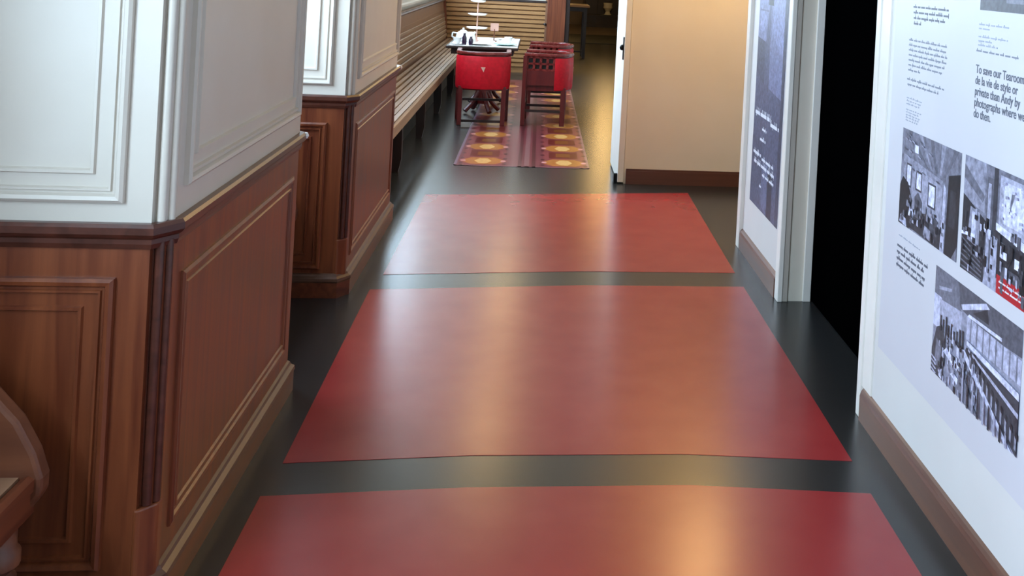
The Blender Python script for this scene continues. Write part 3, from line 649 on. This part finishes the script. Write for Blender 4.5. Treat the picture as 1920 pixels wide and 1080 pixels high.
Rk = random.Random(11)
for i in range(46):
    a = Rk.uniform(.08,.52); b = Rk.uniform(.0,.52)*(1-0.3*a); w_ = Rk.uniform(.012,.035); h_ = Rk.uniform(.03,.10)
    p.pg([(a,b),(a+w_,b-.01),(a+w_*.9,b+h_),(a+.1*w_,b+h_)], G(Rk.choice((36,50,64,96,180,214,226))))
for i in range(9): p.r(.10+.035*i,.118+.035*i,.44,.44+Rk.uniform(.08,.18),G(46))
p.pg([(.16,.28),(.34,.22),(.36,.27),(.20,.34)],G(236)); p.pg([(.26,.14),(.40,.08),(.42,.13),(.30,.18)],G(228))
p.pg([(.40,.40),(1,.0),(1,.44),(.44,.50)],G(60)); p.pg([(.44,.52),(1,.44),(1,.50),(.44,.56)],G(220)); p.pg([(.36,.44),(.9,.0),(.96,.0),(.42,.46)],G(212)); p.pg([(.46,.48),(1,.30),(1,.34),(.46,.50)],G(190))
for i in range(11):
    x = .48+.05*i; y = .42-.03*i; p.pg([(x,y-.06),(x+.018,y-.075),(x+.018,y+.02),(x,y+.04)],G(150)); p.pg([(x+.005,y+.03),(x+.03,y+.01),(x+.03,y+.06),(x+.005,y+.08)],G(38))
p.pg([(.34,.02),(.50,.0),(.60,.0),(.38,.30)],G(120))
for i in range(70):
    a = Rk.uniform(.10, .60); b = Rk.uniform(.0, .50)*(1-0.4*a); w_ = Rk.uniform(.006, .02); h_ = Rk.uniform(.02, .07)
    p.pg([(a, b), (a+w_, b-.006), (a+w_, b+h_), (a, b+h_)], G(Rk.choice((30, 42, 60, 110, 170, 205, 226))))
for i in range(9): x = .42+.06*i; p.pg([(x,0),(x+.022,0),(x+.016,.34-.03*i),(x,.36-.03*i)],G(46 if i%2 else 168))
p.build('photo_print', 'print', ep)
# grey header photo strip at the top
p = Print(XP-0.0006, 2.905, 1.2, 1.543, 1.95); p.r(0,1,0,1,G(96)); p.r(0,.2,0,.3,G(78)); p.r(.1,.5,.06,.2,G(120)); p.build('photo_print', 'print', ep)

# banner on the short wall by the doorway
bn = thing('wall_banner', 'tall slate blue photographic banner beside the dark doorway', 'banner', (0, 0, 0))
MB().box(XP+0.004, XR-0.0006, 5.275, 5.985, 0.335, 2.2).build('banner_board', 'board', bn)
def B(v): return rgb(min(255, v*0.86), min(255, v*0.90), min(255, v*1.16))
p = Print(XP+0.0035, 5.985, 5.275, 0.335, 2.2)
p.r(0,1,0,1,B(98)); p.pg([(.48,.36),(1,.34),(1,1),(.35,1)],B(132)); p.pg([(0,.40),(.3,.36),(.28,.50),(0,.52)],B(82)); p.pg([(0,.50),(.30,.49),(.40,.62),(0,.62)],B(140))
p.r(.34,.56,.60,1,B(40)); p.pg([(.05,.52),(.22,.52),(.3,.56),(.1,.60)],B(160)); p.r(.04,.36,.58,.585,B(110)); p.pg([(.5,.52),(.9,.46),(.92,1),(.6,1)],B(150)); p.pg([(.90,0),(1,0),(1,1),(.92,1)],B(74))
p.pg([(.62,0),(.78,0),(.76,.12),(.62,.14)],B(56)); p.pg([(.4,.02),(.6,0),(.6,.14),(.42,.16)],B(116)); p.pg([(0,0),(.4,0),(.36,.20),(0,.2)],B(92))
p.build('photo_print', 'print', bn)
R2 = random.Random(5); XT = XP + 0.0026; mb = MB()
for (s0, s1, z, hh) in ((.06,.62,.835,.038), (.62,.90,.815,.036), (.34,.50,.765,.022), (.28,.48,.705,.026), (.06,.34,.615,.030), (.38,.78,.605,.026), (.10,.82,.565,.030), (.42,.82,.525,.022), (.34,.40,.455,.022)):
    mb = MB(); words(mb, 5.985-0.71*s0, z, 0.71*(s1-s0), hh, R2, 0.10, 0.018); mb.build('banner_text', 'inkwhite', bn)

# ------------------------------------------------------------------ opal pendant lamps along the ceiling
def pendant(x, y, z, r, label, group='opal ceiling pendants'):
    t = thing('pendant_lamp', label, 'lamp', (x, y, z), group=group)
    MB().lathe([(r*math.sin(math.pi*k/10)+0.002, -r*math.cos(math.pi*k/10)) for k in range(11)], (0, 0, 0), 20).build('lamp_globe', 'lampglass', t, True)
    MB().tube((0, 0, r), (0, 0, 2.9-z), 0.008, n=8).build('lamp_rod', 'brass', t)
    MB().lathe([(0.05, 2.86-z), (0.06, 2.88-z), (0.05, 2.9-z)], (0, 0, 0), 16).build('ceiling_rose', 'brass', t, True)
for x, y, lab in ((-0.27, 9.3, 'opal pendant lamp over the patterned runner, nearest the piers'), (-0.27, 13.2, 'opal pendant lamp over the far end of the dining table'), (-0.3, 17.2, 'opal pendant lamp just beyond the louvred wall'), (1.5, 22.5, 'opal pendant lamp in the passage to the back room'), (0.6, 27.5, 'unseen opal pendant lamp added to brighten the dim back room'), (1.35, 7.1, 'opal pendant lamp in front of the tan wall')):  # the back room pendant is an added fill light
    pendant(x, y, 2.5, 0.19 if x > 1 else 0.098, lab)
